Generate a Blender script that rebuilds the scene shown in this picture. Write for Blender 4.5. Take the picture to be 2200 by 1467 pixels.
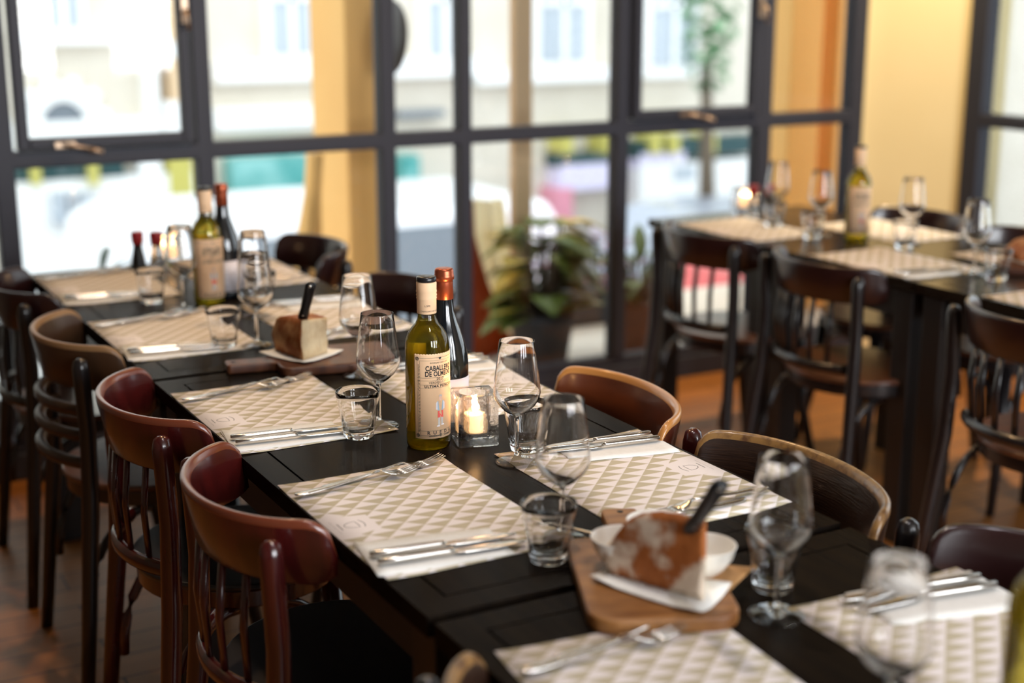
import bpy, bmesh, math, random
from mathutils import Vector, Matrix
random.seed(7)
for o in list(bpy.data.objects): bpy.data.objects.remove(o)
S = bpy.context.scene
COL = S.collection
PI = math.pi
# ------------------------------------------------------------------ camera
CAMH = 1.49
PITCH = math.atan(748/3050.); YAW = math.atan(1740/math.hypot(3050, 748))
cd = bpy.data.cameras.new('camera'); cam = bpy.data.objects.new('camera', cd); COL.objects.link(cam)
cam.location = (0, 0, CAMH); cam.rotation_euler = (PI/2-PITCH, 0, -YAW)
cd.sensor_width = 36; cd.lens = 3050/2200*36; cd.clip_start = .05
cd.dof.use_dof = True; cd.dof.focus_distance = 2.36; cd.dof.aperture_fstop = 1.8; cd.dof.aperture_blades = 0
S.camera = cam
# ------------------------------------------------------------------ view, world, window light
S.view_settings.view_transform = 'Standard'; S.view_settings.look = 'None'
S.view_settings.gamma = 1; S.view_settings.use_curve_mapping = False
S.view_settings.exposure = 0.0
S.cycles.max_bounces = 14; S.cycles.transmission_bounces = 14; S.cycles.transparent_max_bounces = 24
S.cycles.diffuse_bounces = 5; S.cycles.glossy_bounces = 6
S.cycles.use_denoising = True; S.cycles.sample_clamp_indirect = 8
S.cycles.caustics_reflective = False; S.cycles.caustics_refractive = True; S.cycles.blur_glossy = .3
W = bpy.data.worlds.new('world'); S.world = W; W.use_nodes = True
wn = W.node_tree.nodes; wl = W.node_tree.links
bg = wn['Background']; bg.inputs[0].default_value = (.86, .94, 1.0, 1); bg.inputs[1].default_value = 2.8

def area(name, loc, rot, sx, sy, power, col):
    l = bpy.data.lights.new(name, 'AREA'); l.shape = 'RECTANGLE'; l.size = sx; l.size_y = sy; l.energy = power; l.color = col
    o = bpy.data.objects.new(name, l); COL.objects.link(o); o.location = loc; o.rotation_euler = rot; return o
# daylight through the tall windows in the wall behind the camera
for i, x in enumerate((.9, 2.0, 3.1)):
    area('window_daylight', (x, -2.42, 1.75), (PI/2-.12, 0, 0), .62, 1.7, 76, (.93, .96, 1.0))
def spot(loc, power, col, size=1.9, r=.05):
    l = bpy.data.lights.new('ceiling_spot_light', 'SPOT'); l.energy = power; l.color = col; l.spot_size = size; l.spot_blend = .6; l.shadow_soft_size = r
    o = bpy.data.objects.new('ceiling_spot_light', l); COL.objects.link(o); o.location = loc; return o
WARM = (1, .62, .30)
SPOTS = [((1.02, 3.5, 2.78), 50), ((3.1, 3.4, 2.78), 40), ((2.2, 3.5, 2.78), 60), ((3.98, 3.92, 2.78), 230), ((1.05, 1.95, 2.78), 55), ((1.12, .95, 2.78), 34)]  # unseen lamps; the gap and two near ones added to lift floor and placemats
for l_, p_ in SPOTS: spot(l_, p_, {230: (1,.80,.52), 55: (1,.86,.74), 34: (.96,.92,1.0)}.get(p_, WARM), 1.5 if p_ in (55,34) else 1.15 if p_ == 230 else 1.9)

# ------------------------------------------------------------------ pixel helpers (photo 2200x1467 -> a point on a real plane)
_F = Vector((math.sin(YAW)*math.cos(PITCH), math.cos(YAW)*math.cos(PITCH), -math.sin(PITCH)))
_R = Vector((math.cos(YAW), -math.sin(YAW), 0)); _U = _R.cross(_F); _C = Vector((0, 0, CAMH))
def ray(x, y): return _F+_R*((x-1100)/3050)-_U*((y-733.5)/3050)
def at(x, y, z=.75):
    d = ray(x, y); return _C+d*((z-CAMH)/d.z)
def atY(x, y, Y):
    d = ray(x, y); return _C+d*(Y/d.y)

# ------------------------------------------------------------------ materials
def mat(name, col=(.5,.5,.5), rough=.5, metal=0, col2=None, scale=8, stretch=(1,1,1), bump=0, spec=.5, coat=0, emis=None, es=0, detail=4, lo=.35, hi=.65, coords='Object'):
    m = bpy.data.materials.new(name); m.use_nodes = True
    n = m.node_tree.nodes; l = m.node_tree.links; b = n['Principled BSDF']
    b.inputs['Base Color'].default_value = (*col, 1); b.inputs['Roughness'].default_value = rough
    b.inputs['Metallic'].default_value = metal; b.inputs['Specular IOR Level'].default_value = spec
    b.inputs['Coat Weight'].default_value = coat; b.inputs['Coat Roughness'].default_value = .12
    if emis: b.inputs['Emission Color'].default_value = (*emis, 1); b.inputs['Emission Strength'].default_value = es
    if col2 is not None or bump:
        tc = n.new('ShaderNodeTexCoord'); mp = n.new('ShaderNodeMapping'); mp.inputs['Scale'].default_value = stretch
        nz = n.new('ShaderNodeTexNoise'); nz.inputs['Scale'].default_value = scale; nz.inputs['Detail'].default_value = detail
        l.new(tc.outputs[coords], mp.inputs[0]); l.new(mp.outputs[0], nz.inputs[0])
        if col2 is not None:
            r = n.new('ShaderNodeValToRGB'); r.color_ramp.elements[0].position = lo; r.color_ramp.elements[1].position = hi
            r.color_ramp.elements[0].color = (*col, 1); r.color_ramp.elements[1].color = (*col2, 1)
            l.new(nz.outputs[0], r.inputs[0]); l.new(r.outputs[0], b.inputs['Base Color'])
        if bump:
            bp = n.new('ShaderNodeBump'); bp.inputs['Strength'].default_value = bump; bp.inputs['Distance'].default_value = .004
            l.new(nz.outputs[0], bp.inputs['Height']); l.new(bp.outputs[0], b.inputs['Normal'])
    return m
def glass(name, col=(1,1,1), ior=1.45, rough=0, clear=.0, wavy=0):
    m = bpy.data.materials.new(name); m.use_nodes = True
    n = m.node_tree.nodes; l = m.node_tree.links; n.remove(n['Principled BSDF']); out = n['Material Output']
    g = n.new('ShaderNodeBsdfGlass'); g.inputs['Color'].default_value = (*col, 1); g.inputs['IOR'].default_value = ior; g.inputs['Roughness'].default_value = rough
    if wavy:
        nz = n.new('ShaderNodeTexNoise'); nz.inputs['Scale'].default_value = 45; tc = n.new('ShaderNodeTexCoord'); l.new(tc.outputs['Object'], nz.inputs[0])
        bp = n.new('ShaderNodeBump'); bp.inputs['Strength'].default_value = wavy; bp.inputs['Distance'].default_value = .004; l.new(nz.outputs[0], bp.inputs['Height']); l.new(bp.outputs[0], g.inputs['Normal'])
    if clear:
        t = n.new('ShaderNodeBsdfTransparent'); t.inputs[0].default_value = (*col, 1); mx = n.new('ShaderNodeMixShader'); mx.inputs[0].default_value = clear
        l.new(g.outputs[0], mx.inputs[1]); l.new(t.outputs[0], mx.inputs[2]); l.new(mx.outputs[0], out.inputs[0])
    else: l.new(g.outputs[0], out.inputs[0])
    return m
def pane_mat(name, col=(1,1,1), ior=1.45):
    m = bpy.data.materials.new(name); m.use_nodes = True
    n = m.node_tree.nodes; l = m.node_tree.links; n.remove(n['Principled BSDF']); out = n['Material Output']
    t = n.new('ShaderNodeBsdfTransparent'); t.inputs[0].default_value = (*col, 1); g = n.new('ShaderNodeBsdfGlossy'); g.inputs['Roughness'].default_value = .0
    f = n.new('ShaderNodeFresnel'); f.inputs[0].default_value = ior; mx = n.new('ShaderNodeMixShader')
    l.new(f.outputs[0], mx.inputs[0]); l.new(t.outputs[0], mx.inputs[1]); l.new(g.outputs[0], mx.inputs[2]); l.new(mx.outputs[0], out.inputs[0])
    return m
M = {}
M['table'] = mat('espresso_table_wood', (.008,.006,.005), .24, col2=(.013,.009,.006), scale=5, stretch=(12,1,12), bump=.05, spec=.010)
M['table_right'] = mat('polished_table_wood', (.012,.008,.005), .2, spec=.5, bump=.03, scale=5, stretch=(12,1,12))
M['table_edge'] = mat('espresso_table_edge', (.012,.009,.008), .4)
M['black_wood'] = mat('black_stained_wood', (.010,.008,.009), .3, coat=.3)
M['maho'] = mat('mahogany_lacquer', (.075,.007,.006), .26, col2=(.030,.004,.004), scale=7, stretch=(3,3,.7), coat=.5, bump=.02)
M['maho_top'] = mat('worn_mahogany_edge', (.15,.034,.014), .3, coat=.4)  # lighter colour paints the highlight along the rail's top edge
M['darkmaho'] = mat('dark_mahogany', (.018,.005,.005), .3, coat=.4)
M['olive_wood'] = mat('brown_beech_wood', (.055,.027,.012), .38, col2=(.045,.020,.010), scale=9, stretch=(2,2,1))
M['olive_top'] = mat('worn_beech_edge', (.24,.13,.055), .4)  # paler colour on the top faces and ends of the rail
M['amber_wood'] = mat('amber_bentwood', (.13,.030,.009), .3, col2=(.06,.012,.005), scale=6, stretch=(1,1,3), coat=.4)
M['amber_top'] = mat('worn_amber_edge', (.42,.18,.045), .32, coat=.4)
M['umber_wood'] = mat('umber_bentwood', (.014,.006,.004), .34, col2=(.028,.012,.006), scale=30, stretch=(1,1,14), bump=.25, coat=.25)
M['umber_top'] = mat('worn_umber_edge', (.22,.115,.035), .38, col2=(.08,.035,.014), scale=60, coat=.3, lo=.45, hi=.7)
M['seat'] = mat('seat_wood', (.16,.065,.03), .3, col2=(.11,.04,.02), scale=5, stretch=(1,9,1), coat=.3)
M['steel'] = mat('brushed_steel', (.62,.60,.57), .22, 1)
M['napkin'] = mat('white_paper_napkin', (.80,.79,.75), .9, bump=.1, scale=120, col2=(.76,.75,.71))
M['white_china'] = mat('white_china', (.83,.80,.74), .25, coat=.3)
M['board'] = mat('olive_wood_board', (.33,.145,.040), .42, col2=(.16,.058,.016), scale=5, stretch=(2,9,2), bump=.05)
M['dark_board'] = mat('walnut_board', (.12,.04,.015), .4, col2=(.06,.02,.01), scale=5, stretch=(2,9,2))
M['kraft'] = mat('kraft_paper', (.42,.22,.08), .8)
M['crust'] = mat('floured_bread_crust', (.40,.12,.022), .75, col2=(.80,.66,.52), scale=13, bump=.5, detail=5, lo=.46, hi=.54)
M['crust2'] = mat('baked_bread_crust', (.28,.085,.018), .7, col2=(.62,.36,.16), scale=16, bump=.4, detail=6, lo=.45, hi=.66)
M['crumb'] = mat('bread_crumb', (.76,.62,.40), .95, col2=(.68,.52,.31), scale=60, bump=.5)
M['black_plastic'] = mat('black_plastic', (.005,.006,.008), .3, spec=.35)
M['wax'] = mat('candle_wax', (.9,.78,.6), .5, emis=(1,.55,.22), es=1.3)  # emission paints in the flame light scattered through wax and glass
M['flame'] = mat('candle_flame', (1,.7,.3), .5, emis=(1,.62,.25), es=28)
M['glass'] = glass('clear_glass')
M['thick_glass'] = glass('thick_wavy_glass', (1,1,1), 1.47, 0, .30, 1.0)
M['wine'] = glass('white_wine', (.95,.90,.38), 1.36, clear=.30)
_n = M['wine'].node_tree.nodes; _l = M['wine'].node_tree.links   # a little scattering in the wine
_t = _n.new('ShaderNodeBsdfTranslucent'); _t.inputs[0].default_value = (.95,.78,.08,1); _d = _n.new('ShaderNodeMixShader'); _d.inputs[0].default_value = .11
_o = _n['Material Output']; _s = _o.inputs[0].links[0].from_socket; _l.new(_s, _d.inputs[1]); _l.new(_t.outputs[0], _d.inputs[2]); _l.new(_d.outputs[0], _o.inputs[0])
M['bottle_clear'] = pane_mat('bottle_glass', (.97,.97,.90))
M['red_bottle'] = mat('dark_green_bottle_glass', (.004,.007,.010), .07, coat=1)
M['copper'] = mat('copper_foil_capsule', (.42,.10,.045), .32, .75)
M['peach'] = mat('peach_label_paper', (.95,.64,.39), .6)
M['cap_black'] = mat('black_cap', (.012,.012,.014), .3)
M['white_label'] = mat('white_label_paper', (.72,.68,.72), .6)
M['ink'] = mat('black_ink', (.02,.018,.018), .6)
M['softink'] = mat('grey_ink', (.12,.09,.08), .7)
M['redink'] = mat('red_ink', (.70,.09,.07), .6)
M['greyink'] = mat('pale_grey_ink', (.50,.48,.46), .6)
M['blueink'] = mat('pale_blue_ink', (.30,.42,.52), .6)
M['skinink'] = mat('pale_skin_ink', (.80,.52,.40), .6)
M['red_cap'] = mat('red_plastic_cap', (.30,.006,.016), .3)
M['frame'] = mat('slate_window_frame', (.034,.036,.050), .5, spec=.3)
M['pane'] = pane_mat('window_glass', (.99,1,1))
M['brass'] = mat('aged_brass', (.55,.40,.28), .35, .8)
M['yellow_wall'] = mat('yellow_painted_plaster', (.86,.69,.36), .7, col2=(.84,.67,.34), scale=3)
M['room_wall'] = mat('beige_room_paint', (.20,.15,.10), .8)
M['ceiling'] = mat('ceiling_paint', (.20,.17,.13), .9)
M['orange'] = mat('ochre_render', (.90,.52,.17), .8, col2=(.87,.48,.15), scale=2)
M['beige'] = mat('pale_render', (.72,.52,.32), .8)
M['rust'] = mat('rust_cloth', (.38,.075,.02), .8)
M['cream'] = mat('cream_cloth', (.95,.90,.74), .8)
for _k, _c in (('cream', (.95,.88,.68)), ('rust', (.50,.17,.04))):   # thin cloth lets daylight through
    _n = M[_k].node_tree.nodes; _l = M[_k].node_tree.links; _t = _n.new('ShaderNodeBsdfTranslucent'); _t.inputs[0].default_value = (*_c, 1)
    _m = _n.new('ShaderNodeMixShader'); _m.inputs[0].default_value = .6; _l.new(_n['Principled BSDF'].outputs[0], _m.inputs[1]); _l.new(_t.outputs[0], _m.inputs[2]); _l.new(_m.outputs[0], _n['Material Output'].inputs[0])
M['facade'] = mat('cream_limestone', (.72,.66,.56), .9, col2=(.66,.60,.50), scale=2)
M['white_stone'] = mat('white_painted_stone', (.88,.88,.86), .8)
M['win_dark'] = mat('dark_window_pane', (.16,.19,.22), .15)
M['win_mid'] = mat('grey_window_pane', (.45,.50,.55), .2)
M['teal'] = mat('teal_shop_paint', (.05,.32,.30), .5, col2=(.25,.55,.52), scale=3)
M['dgreen'] = mat('dark_green_paint', (.01,.055,.06), .5)
M['yellowp'] = mat('mustard_paint', (.55,.50,.12), .6)
M['asphalt'] = mat('street_asphalt', (.42,.42,.44), .9, col2=(.50,.50,.52), scale=4)
M['leaf'] = mat('croton_leaf', (.12,.16,.02), .45, col2=(.70,.42,.04), scale=4, lo=.5, hi=.66)
M['leaf_green'] = mat('deep_green_leaf', (.012,.045,.012), .4)
M['tree'] = mat('tree_foliage', (.15,.34,.15), .7, col2=(.30,.50,.30), scale=3)
M['bark'] = mat('tree_bark', (.12,.09,.06), .9)
M['terracotta'] = mat('terracotta_pot', (.16,.05,.03), .7)
M['pot_dark'] = mat('dark_planter', (.03,.03,.035), .6)
M['lilac'] = mat('lilac_petals', (.62,.55,.85), .7, col2=(.85,.82,.9), scale=20)
M['pinkp'] = mat('pink_petals', (.75,.30,.38), .7)
M['van_white'] = mat('white_car_paint', (.85,.87,.9), .3, coat=.6)
M['car_grey'] = mat('silver_car_paint', (.45,.5,.6), .3, coat=.6)
M['car_red'] = mat('red_car_paint', (.6,.08,.08), .3, coat=.6)
M['tyre'] = mat('rubber_tyre', (.02,.02,.02), .8)
M['disc'] = mat('dark_bronze_disc', (.022,.018,.015), .3, .3)
# placemat: rows of triangles (object space) with a blank patch for the emblem
def placemat_mat():
    m = bpy.data.materials.new('triangle_print_paper'); m.use_nodes = True
    n = m.node_tree.nodes; l = m.node_tree.links; b = n['Principled BSDF']; b.inputs['Roughness'].default_value = .75
    tc = n.new('ShaderNodeTexCoord'); sp = n.new('ShaderNodeSeparateXYZ'); l.new(tc.outputs['Object'], sp.inputs[0])
    def mth(op, a, bb=None, c=None):
        k = n.new('ShaderNodeMath'); k.operation = op
        for i, v in enumerate((a, bb, c)):
            if v is None: continue
            if isinstance(v, (int, float)): k.inputs[i].default_value = v
            else: l.new(v, k.inputs[i])
        return k.outputs[0]
    u = mth('DIVIDE', sp.outputs[0], .0432); v = mth('DIVIDE', sp.outputs[1], .0219)
    u = mth('ADD', u, 20.3); v = mth('ADD', v, 40.2)
    row = mth('FLOOR', v); fv = mth('FRACT', v)
    fu = mth('FRACT', mth('ADD', u, mth('MULTIPLY', row, .5)))
    d = mth('MULTIPLY', mth('ABSOLUTE', mth('SUBTRACT', fu, .5)), 2.0)
    white = mth('LESS_THAN', mth('ADD', d, fv), 1.0)
    px = mth('LESS_THAN', sp.outputs[0], -.072); py = mth('LESS_THAN', mth('ADD', mth('ABSOLUTE', sp.outputs[1]), mth('MULTIPLY', mth('ADD', sp.outputs[0], .14), .25)), .047)
    patch = mth('MULTIPLY', px, py)
    w = mth('MAXIMUM', white, patch)
    mx = n.new('ShaderNodeMix'); mx.data_type = 'RGBA'; l.new(w, mx.inputs[0])
    mx.inputs[6].default_value = (.49, .43, .30, 1); mx.inputs[7].default_value = (.80, .74, .72, 1)
    l.new(mx.outputs[2], b.inputs['Base Color']); return m
M['mat'] = placemat_mat()
def floor_mat():
    m = bpy.data.materials.new('oak_floor_boards'); m.use_nodes = True
    n = m.node_tree.nodes; l = m.node_tree.links; b = n['Principled BSDF']; b.inputs['Roughness'].default_value = .45; b.inputs['Specular IOR Level'].default_value = .3
    tc = n.new('ShaderNodeTexCoord'); br = n.new('ShaderNodeTexBrick'); l.new(tc.outputs['Object'], br.inputs[0])
    br.inputs['Scale'].default_value = 1; br.inputs['Brick Width'].default_value = 1.3; br.inputs['Row Height'].default_value = .11; br.inputs['Mortar Size'].default_value = .003
    br.inputs['Color1'].default_value = (.34,.125,.026,1); br.inputs['Color2'].default_value = (.44,.165,.034,1); br.inputs['Mortar'].default_value = (.05,.025,.012,1)
    nz = n.new('ShaderNodeTexNoise'); nz.inputs['Scale'].default_value = 6; mp = n.new('ShaderNodeMapping'); mp.inputs['Scale'].default_value = (1,9,1)
    l.new(tc.outputs['Object'], mp.inputs[0]); l.new(mp.outputs[0], nz.inputs[0])
    mx = n.new('ShaderNodeMix'); mx.data_type = 'RGBA'; mx.blend_type = 'MULTIPLY'; mx.inputs[0].default_value = .7
    r = n.new('ShaderNodeValToRGB'); r.color_ramp.elements[0].color = (.45,.45,.45,1); r.color_ramp.elements[1].color = (1.1,1.1,1.1,1); l.new(nz.outputs[0], r.inputs[0])
    l.new(br.outputs[0], mx.inputs[6]); l.new(r.outputs[0], mx.inputs[7]); l.new(mx.outputs[2], b.inputs['Base Color']); return m
M['floor'] = floor_mat()

# ------------------------------------------------------------------ mesh builders
class MB:
    def __init__(s): s.v = []; s.f = []; s.mi = []; s.sm = []
    def add(s, vs, fs, mi=0, smooth=False, T=None):
        o = len(s.v)
        s.v += [tuple(T @ Vector(p)) if T else tuple(p) for p in vs]
        for k, f in enumerate(fs):
            s.f.append([o+i for i in f]); s.mi.append(mi[k] if isinstance(mi, list) else mi); s.sm.append(smooth)
        return s
    def box(s, x0, x1, y0, y1, z0, z1, mi=0, T=None):
        vs = [(x,y,z) for x in (x0,x1) for y in (y0,y1) for z in (z0,z1)]
        return s.add(vs, [(0,1,3,2),(4,6,7,5),(0,4,5,1),(2,3,7,6),(0,2,6,4),(1,5,7,3)], mi, False, T)
    def lathe(s, prof, n=32, mi=0, T=None, smooth=True, closed=False, cap=True):
        vs = []; fs = []; idx = []
        for r, z in prof:
            if r < 1e-6: idx.append([len(vs)]); vs.append((0,0,z))
            else:
                idx.append(list(range(len(vs), len(vs)+n))); vs += [(r*math.cos(2*PI*k/n), r*math.sin(2*PI*k/n), z) for k in range(n)]
        P = list(zip(idx, idx[1:]))
        if closed: P.append((idx[-1], idx[0]))
        for a, b in P:
            for k in range(n):
                k2 = (k+1) % n
                if len(a) == 1 and len(b) == 1: continue
                if len(a) == 1: fs.append((a[0], b[k2], b[k]))
                elif len(b) == 1: fs.append((a[k], a[k2], b[0]))
                else: fs.append((a[k], a[k2], b[k2], b[k]))
        return s.add(vs, fs, mi, smooth, T)
    def tube(s, path, rad, n=10, mi=0, T=None, flat=1.0, up=(0,0,1), cap=True):
        """rad: number or list; flat: squash of the section along the second axis"""
        P = [Vector(p) for p in path]; vs = []; fs = []; N = len(P)
        for i, p in enumerate(P):
            t = (P[min(i+1,N-1)]-P[max(i-1,0)]).normalized(); u = Vector(up)
            if abs(t.dot(u)) > .95: u = Vector((1,0,0))
            a = t.cross(u).normalized(); b = a.cross(t).normalized(); r = rad[i] if isinstance(rad, (list,tuple)) else rad
            for k in range(n):
                an = 2*PI*(k+.5)/n; vs.append(p+a*(r*math.cos(an))+b*(r*flat*math.sin(an)))
        for i in range(N-1):
            for k in range(n):
                k2 = (k+1) % n; fs.append((i*n+k, i*n+k2, (i+1)*n+k2, (i+1)*n+k))
        if cap: fs.append(tuple(range(n-1,-1,-1))); fs.append(tuple((N-1)*n+k for k in range(n)))
        return s.add(vs, fs, mi, n > 4, T)
    def prism(s, pts, z0, z1, mi=0, T=None, topmi=None):
        n = len(pts); vs = [(x,y,z0) for x,y in pts]+[(x,y,z1) for x,y in pts]
        fs = [tuple(range(n-1,-1,-1)), tuple(range(n,2*n))]+[(k,(k+1)%n,(k+1)%n+n,k+n) for k in range(n)]
        m = [mi]*len(fs)
        if topmi is not None: m[1] = topmi
        return s.add(vs, fs, m, False, T)
    def build(s, name, mats, parent=None, bevel=0, loc=None, rz=None, kind=None, seg=2, sub=0):
        me = bpy.data.meshes.new(name); me.from_pydata(s.v, [], s.f)
        if not isinstance(mats, (list,tuple)): mats = [mats]
        for m in mats: me.materials.append(M[m] if isinstance(m, str) else m)
        for p, mi, sm in zip(me.polygons, s.mi, s.sm): p.material_index = mi; p.use_smooth = sm
        bm = bmesh.new(); bm.from_mesh(me); bmesh.ops.recalc_face_normals(bm, faces=bm.faces); bm.to_mesh(me); bm.free()
        me.update(); o = bpy.data.objects.new(name, me); COL.objects.link(o)
        if parent: o.parent = parent
        if bevel:
            b = o.modifiers.new('bevel', 'BEVEL'); b.width = bevel; b.segments = seg; b.limit_method = 'ANGLE'; b.angle_limit = .7
            for p in me.polygons: p.use_smooth = True
            w = o.modifiers.new('wn', 'WEIGHTED_NORMAL'); w.keep_sharp = False
        if sub:
            q = o.modifiers.new('sub', 'SUBSURF'); q.levels = sub; q.render_levels = sub
        if loc is not None: o.location = loc
        if rz is not None: o.rotation_euler[2] = rz
        if kind: o['kind'] = kind
        return o
def thing(name, label, cat, loc=(0,0,0), rz=0, group=None):
    o = bpy.data.objects.new(name, None); COL.objects.link(o); o.empty_display_size = .1
    o.location = loc; o.rotation_euler[2] = rz; o['label'] = label; o['category'] = cat
    if group: o['group'] = group
    return o
def tag(o, label, cat, group=None):
    o['label'] = label; o['category'] = cat
    if group: o['group'] = group
    return o
def dup(root, label=None, group=None, loc=None, rz=None):
    def cp(o, par):
        c = o.copy(); COL.objects.link(c)
        if par: c.parent = par
        for ch in o.children: cp(ch, c)
        return c
    r = cp(root, None)
    if label: r['label'] = label
    if group: r['group'] = group
    if loc is not None: r.location = loc
    if rz is not None: r.rotation_euler[2] = rz
    return r
_used = set()
def place(proto, label, loc, rz, group=None):
    """the first use moves the prototype itself, later uses copy it"""
    if proto.name in _used: return dup(proto, label, group, loc, rz)
    _used.add(proto.name); proto['label'] = label; proto.location = loc; proto.rotation_euler[2] = rz
    if group: proto['group'] = group
    return proto
def text_mb(mb, s, size, fn, mi=0, extr=.00012, bold=.0, space=1.0):
    """lettering: glyph outlines turned into mesh and mapped by fn(x, y, d)"""
    cu = bpy.data.curves.new('t', 'FONT'); cu.body = s; cu.size = size; cu.align_x = 'CENTER'; cu.align_y = 'CENTER'; cu.offset = bold; cu.space_character = space; cu.resolution_u = 3
    o = bpy.data.objects.new('t', cu); COL.objects.link(o)
    dg = bpy.context.evaluated_depsgraph_get(); me = bpy.data.meshes.new_from_object(o.evaluated_get(dg))
    vs = [fn(v.co.x, v.co.y, extr) for v in me.vertices]; fs = [tuple(p.vertices) for p in me.polygons]
    bpy.data.objects.remove(o); bpy.data.curves.remove(cu); bpy.data.meshes.remove(me)
    mb.add(vs, fs, mi)
# ------------------------------------------------------------------ room shell
WY = 4.497
MB().box(-2.5,4.6,-2.6,WY+.05,-.1,0).build('floor', 'floor', kind='structure')
MB().box(-2.5,4.6,-2.6,WY+.05,2.9,3.0).build('ceiling', 'ceiling', kind='structure')
w = MB()   # rear wall behind the camera, with three tall window openings
xs = [-2.5]
for x in (.9,2.0,3.1): xs += [x-.33, x+.33]
xs += [4.6]
for a, b in zip(xs[0::2], xs[1::2]): w.box(a,b,-2.6,-2.5,0,2.9)
for x in (.9,2.0,3.1): w.box(x-.33,x+.33,-2.6,-2.5,0,.85); w.box(x-.33,x+.33,-2.6,-2.5,2.65,2.9)
w.build('wall_back', 'room_wall', kind='structure')
w = MB(); w.box(-2.5,-2.4,-2.6,WY,0,2.9); w.box(-2.4,.30,WY,WY+.1,0,2.45)
w.build('wall_left', 'room_wall', kind='structure')
MB().box(-2.5,4.2,WY,WY+.06,2.45,2.9).build('wall_front', 'yellow_wall', kind='structure')
# the slanting yellow pier in the corner between the two glazed walls
p = MB(); p.prism([(4.128,WY-.02),(4.16,WY-.03),(4.20,WY-.075),(4.44,4.17),(4.62,4.17),(4.62,WY+.07),(4.128,WY+.07)], 0, 2.9)
p.build('wall_corner', 'yellow_wall', kind='structure', bevel=.004)
MB().box(4.42,4.52,-2.6,1.4,0,2.9).build('wall_right', 'room_wall', kind='structure')
MB().box(-2.4,4.13,WY-.045,WY+.03,0,.085).build('baseboard_front', 'frame', kind='structure', bevel=.004)
MB().box(4.40,4.46,1.4,4.17,0,.085).build('baseboard_right', 'frame', kind='structure', bevel=.004)

def window_wall(name, T, posts, z0, zt, z1, sashes, handles):
    root = bpy.data.objects.new(name, None); COL.objects.link(root); root['kind'] = 'structure'; root.matrix_world = T
    f = MB(); f.box(posts[0][0], posts[-1][1], -.03, .03, z1-.05, z1); f.box(posts[0][0], posts[-1][1], -.03, .03, z0, z0+.035)
    f.build('window_frame', 'frame', root, bevel=.004)
    MB().box(posts[0][0], posts[-1][1], -.035, .03, zt-.026, zt+.026).build('transom', 'frame', root, bevel=.006)
    for a, b in posts: MB().box(a, b, -.036, .031, z0+.036, z1-.051).build('mullion', 'frame', root, bevel=.006)
    for (a, b), (c, d) in zip(posts, posts[1:]):
        MB().box(b-.002, c+.002, -.002, .003, z0+.03, z1-.04).build('pane', 'pane', root)
    for i, (a, b) in enumerate(sashes):
        s_ = MB(); q = .034; y0, y1 = -.05, -.004
        s_.box(a, a+q, y0, y1, zt+.030, z1-.06); s_.box(b-q, b, y0, y1, zt+.030, z1-.06)
        s_.box(a+q, b-q, y0, y1, zt+.030, zt+.030+q); s_.box(a+q, b-q, y0, y1, z1-.06-q, z1-.06)
        sa = s_.build('sash', 'frame', root, bevel=.005)
        x = handles[i]
        h = MB(); h.box(x-.05, x+.01, -.066, -.05, zt+.036, zt+.052); h.tube([(x-.03,-.06,zt+.045),(x-.02,-.085,zt+.045),(x+.06,-.09,zt+.030)], .006, 8)
        h.tube([(x+.045,-.09,zt+.03),(x+.085,-.092,zt+.020)], .008, 8)
        h.build('sash_handle', 'brass', sa)
        h = MB(); h.box(b-.026, b-.008, -.068, -.05, 1.40, 1.50); h.tube([(b-.017,-.07,1.44),(b-.017,-.09,1.44),(b-.017,-.095,1.38)], .006, 8)
        h.build('sash_stay', 'brass', sa)
    return root
posts = [(.30,.35),(.703,.763),(1.325,1.380),(1.967,2.021),(2.267,2.313),(2.920,2.974),(3.585,3.650),(4.057,4.128)]
window_wall('window_1', Matrix.Translation((0, WY, 0)), posts, .085, 1.0, 2.45, [(.775,1.315),(2.986,3.573)], [.93, 3.24])
window_wall('window_2', Matrix.Translation((4.42, 0, 0)) @ Matrix.Rotation(-PI/2, 4, 'Z'), [(-4.165,-4.075),(-3.45,-3.40),(-2.75,-2.70),(-2.05,-2.0),(-1.46,-1.40)], .085, 1.0, 2.45, [], [])
MB().box(4.42,4.6,1.4,4.17,2.45,2.9).build('wall_right', 'yellow_wall', kind='structure')

# housings added out of view to carry the spot lamps
for i, (l_, p_) in enumerate(SPOTS):
    t = thing('ceiling_spotlight', ['round ceiling spotlight above the far end of the long table','round ceiling spotlight above the table on the right','round ceiling spotlight above the gap between both tables','round ceiling spotlight beside the yellow corner pier','round ceiling spotlight above the sharp wine bottle','round ceiling spotlight nearest the camera'][i], 'spotlight', (l_[0], l_[1], 2.9))
    MB().lathe([(.0,0),(.05,0),(.05,-.03),(.045,-.03),(.045,-.012),(0,-.012)], 24).build('housing', 'cap_black', t)

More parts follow.
